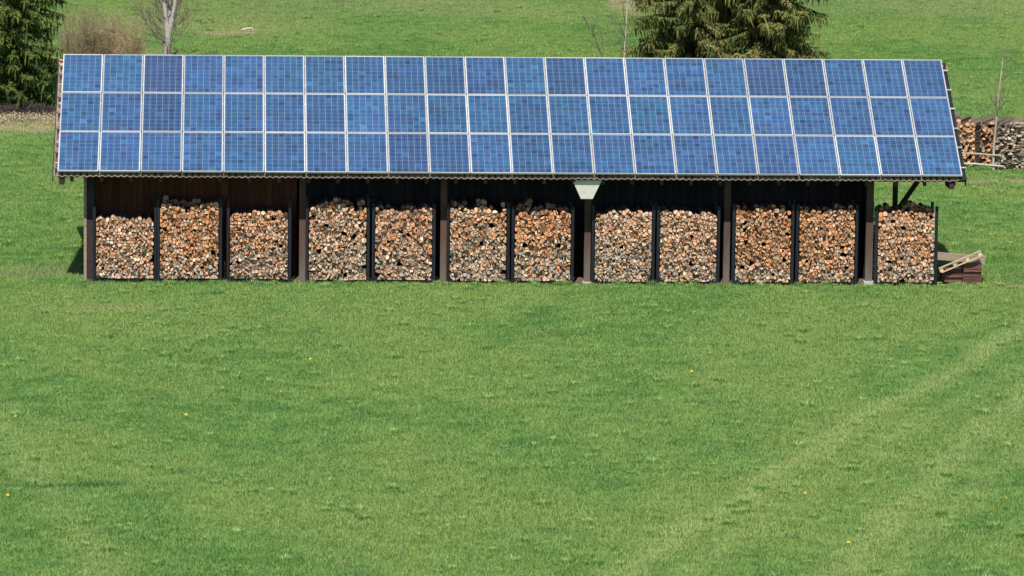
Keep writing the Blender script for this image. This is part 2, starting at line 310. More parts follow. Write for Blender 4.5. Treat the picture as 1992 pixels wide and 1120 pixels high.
# tiles
TW, TL, NT_ = (XR - XL) / 74, 0.333, 15
def tile_geo(f):
    n = 10; top = []; V = []; 
    for s, lift in ((0, 0.0), (TL + 0.02, -0.022)):
        for i in range(n + 1):
            u = TW * i / n; z = -0.158 + 0.020 * math.cos(4 * math.pi * (i / n) + 0.6) + lift
            V.append((u, s, z)); V.append((u, s, z - 0.018))
    F = []; m = 2 * (n + 1)
    for i in range(n):
        a = 2 * i; F += [(a, a + 2, a + 2 + m, a + m), (a + 1, a + m + 1, a + m + 3, a + 3), (a, a + 1, a + 3, a + 2)]
    F += [(0, m, m + 1, 1), (2 * n, 2 * n + 1, 2 * n + 1 + m, 2 * n + m)]
    return V, F
tv, tf = tile_geo(RP)
tme = []
for k in range(3):
    dz = (k - 1) * 0.005
    tme.append(mesh('roof_tile', [tuple(RP(u, s, h + dz) - RP(0, 0, 0)) for u, s, h in tv], tf, [M['tile']], smooth=True))
field = {0: ([], []), 1: ([], [])}
for c_ in range(NT_):
    for i in range(74):
        u, s = XL + i * TW, -0.012 + c_ * TL
        if c_ == 0 or i in (0, 73):
            link('roof_tile', tme[rng.randrange(3)], shed, RP(u, s, 0))
        else:
            VV, FF = field[0]; n0 = len(VV); VV += [tuple(RP(u + a, s + b_, h)) for a, b_, h in tv]; FF += [tuple(n0 + k for k in f) for f in tf]
        VV, FF = field[1]; n0 = len(VV); VV += [tuple(RB(u + a, s + b_, h)) for a, b_, h in tv]; FF += [tuple(n0 + k for k in f[::-1]) for f in tf]
for k in (0, 1):
    o = link('roof_tile_field', mesh('roof_tile_field', field[k][0], field[k][1], [M['tile']], smooth=True), shed); o['kind'] = 'stuff'
q = MB()
for s_ in (0, 0.42):
    pass
for i in range(54):
    u0 = XL - 0.01 + i * 0.415; VV = []; FF = []
    for u, r in ((u0, 0.115), (u0 + 0.44, 0.10)):
        for j in range(9):
            a = math.pi * (j / 8) ; VV.append((u, RID_Y - r * 1.15 * math.cos(a), 5.01 + r * math.sin(a)))
    FF = [(j, j + 9, j + 10, j + 1) for j in range(8)] + [tuple(range(9))]
    link('ridge_tile', mesh('ridge_tile', VV, FF, [M['ridge_tile']]), shed)
q = MB(); q.hexa([RP(a, s, h) for s in (-0.03, 5.0) for a, h in ((XR - 0.16, -0.165), (XR + 0.03, -0.165), (XR + 0.03, -0.118), (XR - 0.16, -0.118))]); q.build('verge_flashing', M['rack'], shed)
# white tapering hopper under the eave
hp = thing('white_hopper', 'white tapering box fixed under the eave on top of the middle post', 'box', (12.955, 0.42, 2.2))
q = MB(); q.hexa([Vector(p) for p in ((-0.145, -0.20, 0.0), (0.145, -0.20, 0.0), (0.145, 0.37, 0.0), (-0.145, 0.37, 0.0), (-0.36, -0.26, 0.47), (0.36, -0.26, 0.47), (0.36, 0.37, 0.47), (-0.36, 0.37, 0.47))])
q.build('hopper_body', M['white_board'], hp)

# ------------------------------------------------------------------ solar array
rot = Matrix(((1, 0, 0), (0, CP, -SP), (0, SP, CP))).to_euler()
PW, PH, PXP, PYP = 0.992, 1.642, 22.2 / 22, 1.66
fb, bs = MB(), MB()
w = 0.022
for x0, x1, y0, y1 in ((0, PW, 0, w), (0, PW, PH - w, PH), (0, w, w, PH - w), (PW - w, PW, w, PH - w)): fb.box(x0, x1, y0, y1, -0.042, 0)
fme = mesh('frame', fb.V, fb.F, [M['alu']])
bs.box(w, PW - w, w, PH - w, -0.02, -0.010); bme = mesh('backsheet', bs.V, bs.F, [M['backsheet']])
cw, ch = 0.1505, 0.1500
q = MB(); q.box(-cw / 2, cw / 2, -ch / 2, ch / 2, -0.003, 0); cme = mesh('cell', q.V, q.F, [M['cell']])
ORD = ['first', 'second', 'third', 'fourth', 'fifth', 'sixth', 'seventh', 'eighth', 'ninth', 'tenth', 'eleventh', 'twelfth']
def ordl(i, n):
    if i == 0: return 'leftmost'
    if i == n - 1: return 'rightmost'
    return ORD[i] + ' from the left' if i < n / 2 else ORD[n - 1 - i] + ' from the right'
prng = random.Random(31)
for r_ in range(3):
    for c_ in range(22):
        row = ('bottom', 'middle', 'top')[r_]
        grey = (r_ == 2 and c_ in (2, 17))
        lab = f"{'darker greyish-blue' if grey else 'blue'} solar panel, {ordl(c_, 22)} in the {row} row on the roof"
        p = thing('solar_panel', lab, 'solar panel', RP(c_ * PXP + 0.008, r_ * PYP + 0.006, 0), 0, 'solar panels on the shed roof'); p.rotation_euler = rot
        link('frame', fme, p); bk = link('backsheet', bme, p)
        tone = prng.gauss(0, 1); hue = prng.gauss(0, 1); spread = prng.uniform(0.6, 1.3)
        streak = [prng.gauss(0, 1) for _ in range(10)]
        for i in range(6):
            for j in range(10):
                o = link('cell', cme, bk, (w + 0.0060 + (i + 0.5) * 0.1560, w + 0.0065 + (j + 0.5) * 0.1585, -0.0065))
                v = math.exp(0.10 * tone + spread * (0.10 * prng.gauss(0, 1) + 0.06 * streak[j])) 
                q_ = prng.random()
                if q_ < 0.05: v *= 0.7
                elif q_ > 0.975: v *= 1.35
                hs = max(-0.08, 0.04 + 0.05 * hue + 0.08 * prng.gauss(0, 1))
                cc = (0.023 * (1 - 0.5 * hs), 0.068 * (1 + hs), 0.165)
                if grey: cc = (0.026, 0.058, 0.14); v = v ** 0.6 * 0.95
                o.color = (cc[0] * v, cc[1] * v, cc[2] * v, 1)
for k, s_ in enumerate((0.40, 1.25, 2.06, 2.91, 3.72, 4.57)):
    q = MB(); q.box(-0.06, 22.33, -0.02, 0.02, -0.078, -0.044)
    o = q.build('mounting_rail', M['rail'], None, RP(0, s_, 0)); o.rotation_euler = rot
    tag(o, f"{('lower', 'upper')[k % 2]} aluminium mounting rail beneath the {('bottom', 'middle', 'top')[k // 2]} row of solar panels", 'rail', 'mounting rails of the solar array')

# ------------------------------------------------------------------ firewood
def clip(poly, px, py, nx_, ny_):
    out = []; n = len(poly); d = [(p[0] - px) * nx_ + (p[1] - py) * ny_ for p in poly]
    for i in range(n):
        a, b_ = poly[i], poly[(i + 1) % n]; da, db = d[i], d[(i + 1) % n]
        if da <= 0: out.append(a)
        if (da < 0) != (db < 0) and da != db:
            s_ = da / (da - db); out.append((a[0] + (b_[0] - a[0]) * s_, a[1] + (b_[1] - a[1]) * s_))
    return out
def cells_of(sites, x0, x1, z0, rad, asp):
    P = np.array(sites); res = []
    for i, (sx_, sz_) in enumerate(sites):
        poly = [(sx_ + rad * math.cos(k * math.pi / 5), sz_ + rad / asp * math.sin(k * math.pi / 5)) for k in range(10)]
        d = (P[:, 0] - sx_) ** 2 + ((P[:, 1] - sz_) * asp) ** 2
        for j in np.argsort(d)[1:22]:
            qx, qz = P[j]
            if d[j] > 4.2 * rad * rad: break
            poly = clip(poly, (sx_ + qx) / 2, (sz_ + qz) / 2, qx - sx_, (qz - sz_) * asp * asp)
            if len(poly) < 3: break
        if len(poly) >= 3: poly = clip(poly, x0, 0, -1, 0)
        if len(poly) >= 3: poly = clip(poly, x1, 0, 1, 0)
        if len(poly) >= 3: poly = clip(poly, 0, z0, 0, -1)
        res.append(poly if len(poly) >= 3 else None)
    return res
def area_c(p):
    a = cx = cz = 0
    for i in range(len(p)):
        x0, y0 = p[i]; x1, y1 = p[(i + 1) % len(p)]; k = x0 * y1 - x1 * y0; a += k; cx += (x0 + x1) * k; cz += (y0 + y1) * k
    return abs(a) / 2, (cx / (3 * a) if a else p[0][0]), (cz / (3 * a) if a else p[0][1])
def pack(x0, x1, z0, top, size, rnd, asp=1.0, holes=0.03, relax=1, zmin=None, split=0.0):
    sites = []; dx = size * 1.0; dz = size / asp * 0.9
    j = 0; z = z0 + dz * 0.45
    zm = max(top(x0 + (x1 - x0) * k / 20) for k in range(21))
    while z < zm:
        i = 0; x = x0 + dx * (0.5 if j % 2 else 0.95)
        while x < x1 - dx * 0.2:
            a, b_ = x + rnd.uniform(-0.42, 0.42) * dx, z + rnd.uniform(-0.42, 0.42) * dz
            a = min(max(a, x0 + 0.02), x1 - 0.02)
            if b_ < top(a) - dz * 0.4 and b_ > (zmin(a) if zmin else -1): sites.append((a, max(b_, z0 + 0.015)))
            x += dx
        z += dz; j += 1
    rad = size * 0.95
    for _ in range(relax):
        cs = cells_of(sites, x0, x1, z0, rad, asp)
        sites = [(0.5 * s_[0] + 0.5 * area_c(c)[1], 0.5 * s_[1] + 0.5 * area_c(c)[2]) if c else s_ for s_, c in zip(sites, cs)]
    out = []
    for c in cells_of(sites, x0, x1, z0, rad * 0.85, asp):
        if not c or rnd.random() < holes: continue
        a_, cx_, cz_ = area_c(c); u_ = rnd.random()
        if u_ < split and a_ > (0.55 * size) ** 2 / asp:
            t0 = rnd.uniform(0, 6.283); ks = (0, math.pi) if u_ < split * 0.62 else (0, 2.1, 4.2)
            ox, oz = cx_ + rnd.gauss(0, .06) * size, cz_ + rnd.gauss(0, .06) * size
            for i_, k_ in enumerate(ks):
                n1 = (-math.sin(t0 + k_), math.cos(t0 + k_)); p_ = clip(c, ox, oz, -n1[0], -n1[1])
                if len(ks) == 3 and len(p_) >= 3: k2 = ks[(i_ + 1) % 3]; n2 = (-math.sin(t0 + k2), math.cos(t0 + k2)); p_ = clip(p_, ox, oz, n2[0], n2[1])
                if len(p_) >= 3 and area_c(p_)[0] > 0.0012: out.append(p_)
        else: out.append(c)
    return out
PAL = {'tan': (0.63, 0.36, 0.21), 'orange': (0.64, 0.265, 0.11), 'pale': (0.70, 0.485, 0.34), 'grey': (0.44, 0.36, 0.275), 'dgrey': (0.24, 0.20, 0.155), 'brown': (0.21, 0.105, 0.055), 'pink': (0.52, 0.33, 0.25)}
def pick(w_, rnd):
    t_ = rnd.random() * sum(w_.values())
    for k, v in w_.items():
        t_ -= v
        if t_ <= 0: break
    f = math.exp(rnd.gauss(0, 0.14)); c = PAL[k]; g = rnd.gauss(0, 0.05)
    return tuple(min(0.85, x * f * (1 + s_ * g)) for x, s_ in zip(c, (1, 0, -1)))
def log_geo(poly, yf, length, rnd, shrink, roundness):
    a, cx, cz = area_c(poly)
    p = [(cx + (x - cx) * shrink, cz + (z - cz) * shrink) for x, z in poly]
    q = [p[0]]                                   # merge near points
    for v in p[1:]:
        if math.hypot(v[0] - q[-1][0], v[1] - q[-1][1]) > 0.012: q.append(v)
    if len(q) > 3 and math.hypot(q[0][0] - q[-1][0], q[0][1] - q[-1][1]) < 0.012: q.pop()
    p = q
    if rnd.random() < roundness and len(p) > 3:
        q = []
        for i in range(len(p)):
            u, v = p[i], p[(i + 1) % len(p)]; q += [(u[0] * .72 + v[0] * .28, u[1] * .72 + v[1] * .28), (u[0] * .28 + v[0] * .72, u[1] * .28 + v[1] * .72)]
        p = q
    elif len(p) > 5 and rnd.random() < 0.5:       # split billets: cut down to wedges
        for _ in range(rnd.choice((1, 1, 2))):
            if len(p) > 3: p.pop(rnd.randrange(len(p)))
    if len(p) < 3: return None
    tx, tz = rnd.gauss(0, 0.24), rnd.gauss(0, 0.24)
    n = len(p); V = [(x, yf + max(-0.03, min(0.03, (x - cx) * tx + (z - cz) * tz)), z) for x, z in p] + [(cx + (x - cx) * 0.96, yf + length, cz + (z - cz) * 0.96) for x, z in p]
    V = [(v[0] - cx, v[1], v[2] - cz) for v in V]
    return V, [tuple(range(n))] + [(i, n + i, n + (i + 1) % n, (i + 1) % n) for i in range(n)], (cx, 0, cz), a
def fill_stack(root, logs, limit=300):
    """logs: (geo, colour). The largest become parts of their own, the rest one joined part."""
    logs = [l for l in logs if l[0]]
    logs.sort(key=lambda l: -l[0][3])
    for (V, F, c, a), colr in logs[:limit]:
        me = mesh('log', V, F, [M['log_end'], M['log_side']], [0] + [1] * (len(F) - 1))
        o = link('log', me, root, c); o.color = (*colr, 1)
    rest = logs[limit:]
    if rest:
        VV = []; FF = []; mi = []; cl = []
        for (V, F, c, a), colr in rest:
            n0 = len(VV); VV += [(v[0] + c[0], v[1], v[2] + c[2]) for v in V]
            for k, f in enumerate(F): FF.append(tuple(n0 + i for i in f)); mi.append(0 if k == 0 else 1); cl += [(*colr, 1)] * len(f)
        me = mesh('small_logs', VV, FF, [M['log_end_fill'], M['log_side']], mi)
        at = me.color_attributes.new('log_colour', 'FLOAT_COLOR', 'CORNER'); at.data.foreach_set('color', np.array(cl, dtype=np.float32).ravel())
        o = link('small_logs', me, root); o['kind'] = 'stuff'
# x0, x1, z0, z1, size, weights above, grey line (m), roundness, back row height, look
ST = [
 (0.93, 2.34, 0.12, 1.62, 0.080, dict(pale=4, tan=4, orange=1.4, pink=1), 0.55, 0.75, 0.0, 'lowest of the firewood stacks, pale small round logs in the leftmost rack'),
 (2.49, 3.93, 0.12, 1.95, 0.092, dict(tan=4, orange=4, pale=1.2, brown=1), 0.50, 0.45, 0.13, 'tall tan and orange firewood stack in the second rack from the left'),
 (4.21, 5.63, 0.12, 1.78, 0.080, dict(tan=4, orange=2, pale=2, brown=.8), 0.85, 0.45, 0.0, 'small-billet firewood stack in third rack from left, just left of the first broad post'),
 (6.15, 7.56, 0.10, 1.98, 0.094, dict(tan=3, pale=3, orange=1, grey=1.5, brown=.8), 0.85, 0.15, 0.08, 'pale split firewood stack just right of the leftmost broad post, fourth rack from left'),
 (7.78, 9.18, 0.11, 1.86, 0.090, dict(tan=4, pink=2, orange=1.2, pale=1.2, brown=1), 0.85, 0.2, 0.09, 'tan firewood stack with greyed foot in the fifth rack from the left'),
 (9.62, 11.01, 0.09, 1.90, 0.088, dict(tan=4, orange=2, pale=2, grey=1, brown=.6), 1.05, 0.12, 0.12, 'firewood stack in the sixth rack from left, grey wood up to half its height'),
 (11.22, 12.60, 0.10, 1.82, 0.094, dict(orange=5, tan=3, pale=1, brown=1), 1.0, 0.1, 0.22, 'firewood stack left of the post with white box, orange above and grey below'),
 (13.20, 14.60, 0.09, 1.86, 0.084, dict(pale=4, tan=4, orange=1), 0.95, 0.3, 0.0, 'pale firewood stack just right of the post with the white box'),
 (14.81, 16.21, 0.10, 1.84, 0.084, dict(pale=4, tan=4, orange=1.2, pink=1), 0.45, 0.3, 0.0, 'even pale tan firewood stack in the fourth rack from the right'),
 (16.68, 18.05, 0.09, 1.90, 0.086, dict(tan=4, orange=4, pale=1, brown=.8), 0.50, 0.35, 0.08, 'orange-tan firewood stack in the third rack from the right'),
 (18.26, 19.64, 0.10, 1.90, 0.084, dict(orange=4, tan=4, pale=1, brown=.6), 0.45, 0.4, 0.06, 'orange firewood stack in second rack from right, beside the post on a concrete foot'),
 (20.22, 21.62, 0.10, 1.86, 0.088, dict(tan=4, pale=3, orange=2, pink=.6), 0.65, 0.55, 0.16, 'rightmost firewood stack, standing outside the last post under the open roof end'),
]
YF = 0.62
for n, (x0, x1, z0, z1, size, wts, greyz, rnd_, back, lab) in enumerate(ST):
    rn = random.Random(100 + n); ph = rn.uniform(0, 6)
    def top(x, z1=z1, ph=ph, x0=x0, x1=x1): return z1 + 0.03 * math.sin(5 * x + ph) + 0.02 * math.sin(13 * x + ph * 2)
    if n == 7: top = lambda x: 1.86 - 0.09 * max(0, 1 - (x - 13.2) / 0.5) + 0.02 * math.sin(9 * x)
    if n == 1: top = lambda x: 1.93 + 0.07 * math.cos((x - 2.49) * 4.6) * 0.8
    if n == 5: top = lambda x: 1.92 - 0.10 * max(0, min(1, (x - 10.5) / 0.25)) * (1 if x < 10.93 else 0.2) + 0.02 * math.sin(11 * x)
    root = thing('firewood_stack', lab, 'firewood stack', ((x0 + x1) / 2, 0.0, 0.0), 0, 'firewood stacks in the shed')
    sh = (x0 + x1) / 2; logs = []
    size *= 1.0
    for poly in pack(x0, x1, z0, top, size * (1.15 - 0.2 * rnd_), rn, holes=0.010, split=0.9 - 0.5 * rnd_):
        a, cx, cz = area_c(poly)
        gp_ = 1 / (1 + math.exp((cz - greyz + 0.10 * math.sin(6 * cx + n)) / 0.09))
        w_ = dict(grey=5, dgrey=1.1, pale=1.6, tan=1.4, brown=.3) if rn.random() < gp_ * 0.78 else wts
        geo = log_geo([(x - sh, z) for x, z in poly], YF + rn.gauss(0, 0.035), 0.95, rn, rn.uniform(0.80, 0.93), rnd_ * 0.55)
        logs.append((geo, pick(w_, rn)))
    if back:
        bt = lambda x: top(x) + back * (0.75 + 0.5 * math.sin(7 * x + n) * math.sin(3.1 * x)); zm_ = lambda x: top(x) - 0.02
        for poly in pack(x0 + 0.03, x1 - 0.03, z0, bt, size, rn, holes=0.1, zmin=zm_):
            geo = log_geo([(x - sh, z) for x, z in poly], YF + rn.uniform(0.22, 0.4), 0.55, rn, 0.94, rnd_)
            logs.append((geo, pick(dict(brown=3, dgrey=2, tan=1, orange=1), rn)))
    fill_stack(root, logs)
    # rack
    rk = thing('firewood_rack', f'black metal rack holding the {ordl(n, 12)} firewood stack' if n not in (0, 11) else f'black metal rack holding the {ordl(n, 12)} firewood stack', 'rack', (sh, 0.0, 0.0), 0, 'firewood racks in the shed')
    hw = (x1 - x0) / 2; hz = z1 + (0.14 if n not in (0, 2) else 0.28)
    for sgn in (-1, 1):
        for yy in (YF + 0.0, YF + 0.86):
            q = MB(); xa = sgn * (hw + 0.012); xb = sgn * (hw + 0.082); q.box(min(xa, xb), max(xa, xb), yy, yy + 0.06, 0.0, hz); q.build('upright', M['rack'], rk)
        q = MB(); xa = sgn * hw; xb = sgn * (hw - 0.13)
        pr = [(xa, z0 - 0.03), (xb, z0 - 0.03), (xb, z0 - 0.012), (xa, z0 + 0.10)]
        V = [(x, YF + 0.005, z) for x, z in pr] + [(x, YF + 0.05, z) for x, z in pr]
        q.V = V; q.F = [(0, 1, 2, 3), (7, 6, 5, 4), (0, 4, 5, 1), (1, 5, 6, 2), (2, 6, 7, 3), (3, 7, 4, 0)]; q.build('gusset', M['rack'], rk)
    for yy in (YF + 0.012, YF + 0.862):
        q = MB(); q.box(-hw - 0.01, hw + 0.01, yy, yy + 0.05, 0.035, z0 - 0.032); q.build('base_rail', M['rack'], rk)
    q = MB(); q.box(-hw - 0.005, hw + 0.005, YF + 0.07, YF + 0.85, 0.045, z0 - 0.006); q.build('base_plate', M['rack'], rk)

# ------------------------------------------------------------------ pile of boards and pallet beside the shed
def board(name, x0, x1, y0, y1, z0, z1, mat, label, tilt=0, rz=0, cat='board', group='brown boards piled beside the shed'):
    q = MB(); cx, cy = (x0 + x1) / 2, (y0 + y1) / 2
    q.box(x0 - cx, x1 - cx, y0 - cy, y1 - cy, 0, z1 - z0 - 0.022)
    root = thing(name, label, cat, (cx, cy, z0), rz, group); root.rotation_euler = (0, tilt, rz)
    q.build('board_body', mat, root)
    q = MB(); q.box(x0 - cx - 0.008, x1 - cx + 0.008, y0 - cy - 0.012, y1 - cy, z1 - z0 - 0.020, z1 - z0); q.build('top_lip', mat, root)
    return root
br = random.Random(5); PL = ['bottom', 'second', 'third', 'fourth', 'fifth']
z = 0.06
for k, h in enumerate((0.125, 0.085, 0.115)):
    board('stacked_board', 21.93 + br.uniform(-.02, .02), 22.37 + br.uniform(-.01, .02), 0.95 + br.uniform(-.03, .03), 1.7, z, z + h, M['red_board'], f'{("bottom", "middle", "top")[k]} red-brown board of the left, lower pile beside the shed', br.uniform(-.03, .03)); z += h + 0.006
z = 0.05
for k, h in enumerate((0.075, 0.105, 0.095, 0.085, 0.10)):
    board('stacked_board', 22.40 + br.uniform(-.01, .02), 22.87 + br.uniform(-.02, .03), 0.92 + br.uniform(-.03, .03), 1.7, z, z + h, M['red_board'], f'{("bottom", "second lowest", "middle", "second highest", "top")[k]} red-brown board of the right, taller pile beside the shed', br.uniform(-.02, .02)); z += h + 0.004
q = MB(); q.box(-0.65, 0.65, -0.07, 0.07, -0.09, 0.09); q.box(-0.66, 0.66, 0.075, 0.30, -0.02, 0.03)
o = q.build('squared_timber', M['grey_plank'], None, (22.32, 1.12, 0.655)); o.rotation_euler = (0, R(5), R(3)); tag(o, 'weathered grey-brown squared timber lying across the red-brown boards', 'timber')
pa = thing('wooden_pallet', 'pale narrow wooden pallet leaning aslant on the red-brown boards', 'pallet', (21.83, 0.82, 0.30)); pa.rotation_euler = (0, R(-23.5), 0)
for yy in (0.0, 0.3):
    pass
q = MB(); q.box(0, 1.12, -0.01, 0.09, 0.115, 0.14); q.build('top_slat', M['pale_wood'], pa)
q = MB(); q.box(0.03, 1.14, -0.012, 0.088, 0, 0.022); q.build('bottom_slat', M['pale_wood'], pa)
for xx in (0.0, 0.36, 0.70, 1.03): q = MB(); q.box(xx, xx + 0.09, 0.0, 0.085, 0.024, 0.113); q.build('block', M['pale_wood'], pa)

# ------------------------------------------------------------------ wood piles, fence and sapling at far right
def far_pile(label, loc, rz, wid, hgt, size, wts, seed, asp=1.5, length=1.3):
    rn = random.Random(seed); root = thing('wood_pile', label, 'wood pile', loc, rz, 'wood piles on the far meadow'); logs = []
    top = lambda x: hgt + 0.06 * math.sin(4 * x + seed)
    for poly in pack(-wid / 2, wid / 2, 0.02, top, size, rn, asp=asp, holes=0.05, split=0.3):
        geo = log_geo(poly, rn.gauss(0, 0.06), length * rn.uniform(0.42, 0.6), rn, rn.uniform(0.86, 0.97), 0.3); logs.append((geo, pick(wts, rn)))
    fill_stack(root, logs)
far_pile('orange-ended pile of split logs farthest left on the far meadow', (25.45, 24.9, 0), R(-24), 1.25, 1.36, 0.115, dict(orange=3, tan=5, pale=2, brown=.6), 3, length=2.2)
far_pile('tan-ended pile of split logs behind the bare sapling', (26.28, 25.2, 0), R(-24), 0.8, 1.30, 0.115, dict(tan=5, orange=2, brown=1.5, dgrey=2), 4, length=2.4)
far_pile('weathered grey pile of split logs right of the bare sapling', (26.95, 23.95, 0), R(-20), 0.85, 1.42, 0.12, dict(grey=6, dgrey=2, pale=1), 5, asp=2.1, length=2.6)
far_pile('dark grey pile of split logs at the right edge of the photo', (28.0, 24.3, 0), R(-20), 1.2, 1.55, 0.14, dict(dgrey=4, grey=4), 6, asp=2.3, length=2.8)
fe = thing('rail_fence', 'pale two-rail wooden fence in front of the far wood piles', 'fence', (25.4, 23.75, 0))
for z0_, z1_ in ((0.50, 0.42), (0.20, 0.11)): q = MB(); q.tube([(-0.15, 0, z0_), (0.55, 0.02, z0_ - 0.02), (1.35, 0, z1_)], [0.024, 0.027, 0.022], 6); q.build('rail', M['fence_wood'], fe)
for xx in (-0.1, 1.05): q = MB(); q.tube([(xx, 0.05, 0), (xx, 0.05, 0.62)], [0.035, 0.03], 7); q.build('post', M['fence_wood'], fe)

# ------------------------------------------------------------------ trees
def bare_tree(name, label, loc, trunk_pts, trunk_r, mat, tmat, seed, nb, blen, cat='tree', spread=0.8, depth=2, zlo=0.35, twig_r=0.012, tk=8):
    rn = random.Random(seed); root = thing(name, label, cat, loc); q = MB(); tw = MB()
    for pts, rad in zip(trunk_pts, trunk_r): q.tube(pts, rad, tk)
    def br_(p, d, L, r, lev):
        pts = [Vector(p)]; n = 5; dd = Vector(d).normalized()
        for i in range(n):
            dd = (dd + Vector((rn.gauss(0, .13), rn.gauss(0, .13), 0.07 + rn.gauss(0, .08)))).normalized(); pts.append(pts[-1] + dd * (L / n))
        tw.tube(pts, [max(0.0035, r * (1 - 0.8 * i / n)) for i in range(n + 1)], 4 if lev else 5, False)
        if lev < depth:
            for _ in range(rn.randint(3, 5)):
                i = rn.randint(1, n - 1); dv = dd + Vector((rn.uniform(-1, 1), rn.uniform(-1, 1), rn.uniform(-0.2, 0.7))) * 0.9
                br_(pts[i], dv, L * rn.uniform(0.35, 0.6), r * 0.5, lev + 1)
    for k in range(nb):
        ti = rn.randrange(len(trunk_pts)); pts = trunk_pts[ti]; f = rn.uniform(zlo, 0.98) * (len(pts) - 1); i = min(int(f), len(pts) - 2)
        p = Vector(pts[i]).lerp(Vector(pts[i + 1]), f - i); a = rn.uniform(0, 2 * math.pi)
        br_(p, (math.cos(a) * spread, math.sin(a) * spread, rn.uniform(0.4, 1.0)), blen * rn.uniform(0.5, 1.1) * (1.15 - 0.6 * f / (len(pts) - 1)), twig_r * rn.uniform(0.7, 1.3), 0)
    q.build('trunk', mat, root, smooth=True); tw.build('crown', tmat, root); return root
bare_tree('bare_birch', 'leafless pale-barked tree with forked trunk behind the left of the roof', (1.97, 50.6, 0),
    [[(0.02, 0, -0.1), (0.0, 0, 0.7), (0.03, 0, 1.15), (-0.03, 0.0, 1.45), (-0.10, 0.05, 2.2), (-0.22, 0.1, 4.0), (-0.4, 0.2, 6.0), (-0.5, 0.2, 8.0)], [(0.04, 0, 0.95), (0.10, 0.0, 1.3), (0.20, 0.0, 1.75), (0.28, 0.0, 2.3), (0.5, 0.0, 4.0), (0.8, 0.1, 6.0), (0.9, 0, 7.5)], [(0.03, 0.05, 0.9), (0.08, 0.16, 1.5), (0.09, 0.2, 2.4), (0.1, 0.4, 4.5), (0.2, 0.5, 6.5)]],
    [[0.155, 0.135, 0.125, 0.085, 0.075, 0.06, 0.045, 0.015], [0.08, 0.085, 0.078, 0.07, 0.06, 0.04, 0.015], [0.07, 0.065, 0.06, 0.04, 0.012]], M['pale_bark'], M['twig'], 11, 70, 1.6, zlo=0.05, twig_r=0.018)
bare_tree('bare_sapling', 'thin bare sapling standing before the far wood piles at right', (26.46, 24.0, 0), [[(0, 0, -0.05), (0.02, 0, 0.7), (0.08, 0, 1.5), (0.13, 0, 2.3), (0.22, 0, 3.3)]], [[0.04, 0.036, 0.028, 0.018, 0.006]], M['fence_wood'], M['twig'], 12, 20, 1.0, zlo=0.3, twig_r=0.012, depth=1, tk=6)
bare_tree('bare_sapling', 'thin upright bare sapling behind the roof, left of the middle spruces', (17.7, 52.4, 0), [[(0, 0, -0.05), (0.03, 0, 0.7), (0.06, 0, 1.4), (0.1, 0, 2.3)]], [[0.03, 0.025, 0.018, 0.006]], M['fence_wood'], M['twig'], 13, 14, 1.2, zlo=0.05, twig_r=0.012, depth=1, tk=6)
bare_tree('bare_sapling', 'thin bare sapling leaning left behind the roof', (16.98, 52.4, 0), [[(0.05, 0, -0.05), (-0.1, 0, 0.5), (-0.4, 0, 1.1), (-0.7, 0, 1.9)]], [[0.025, 0.02, 0.014, 0.005]], M['twig'], M['twig'], 14, 10, 1.0, zlo=0.05, twig_r=0.011, depth=1, tk=6)
# bare shrubs
for k, (x, y, h, wd, lab) in enumerate(((-1.05, 51.0, 2.0, 0.95, 'brown leafless shrub beside the left spruce'), (-0.2, 51.6, 1.75, 0.95, 'brown leafless shrub, middle of the three above the roof corner'), (0.6, 51.2, 1.45, 0.8, 'lower brown leafless shrub nearest the forked bare tree'))):
    rn = random.Random(60 + k); root = thing('bare_shrub', lab, 'shrub', (x, y, 0), 0, 'leafless shrubs behind the roof'); q = MB()
    for i in range(130):
        a = rn.uniform(0, 6.28); r0 = rn.random() ** 0.5 * wd * 0.5; L = h * rn.uniform(0.3, 1.05) * (1.1 - 0.4 * r0 / wd); sx_, sy_ = math.cos(a), math.sin(a); sp_ = rn.uniform(0.0, 0.38)
        p = [(sx_ * (r0 + sp_ * L * f * (0.6 + 0.4 * f)) + rn.gauss(0, .04), sy_ * (r0 + sp_ * L * f) + rn.gauss(0, .04), L * f) for f in (0, .35, .7, 1)]
        q.tube(p, [0.009, 0.007, 0.005, 0.003], 3, False)
        for _ in range(8):
            f = rn.random(); j = rn.randrange(3); b0 = Vector(p[j]).lerp(Vector(p[j + 1]), f); d0 = Vector((rn.gauss(0, .16), rn.gauss(0, .16), rn.uniform(.03, .3))); q.tube([b0, b0 + d0, b0 + d0 * 1.6 + Vector((rn.gauss(0, .07), rn.gauss(0, .07), .05))], [0.0045, 0.0035, 0.0025], 3, False)
    o = q.build('stems', M['shrub_twig'], root); o['kind'] = 'stuff'

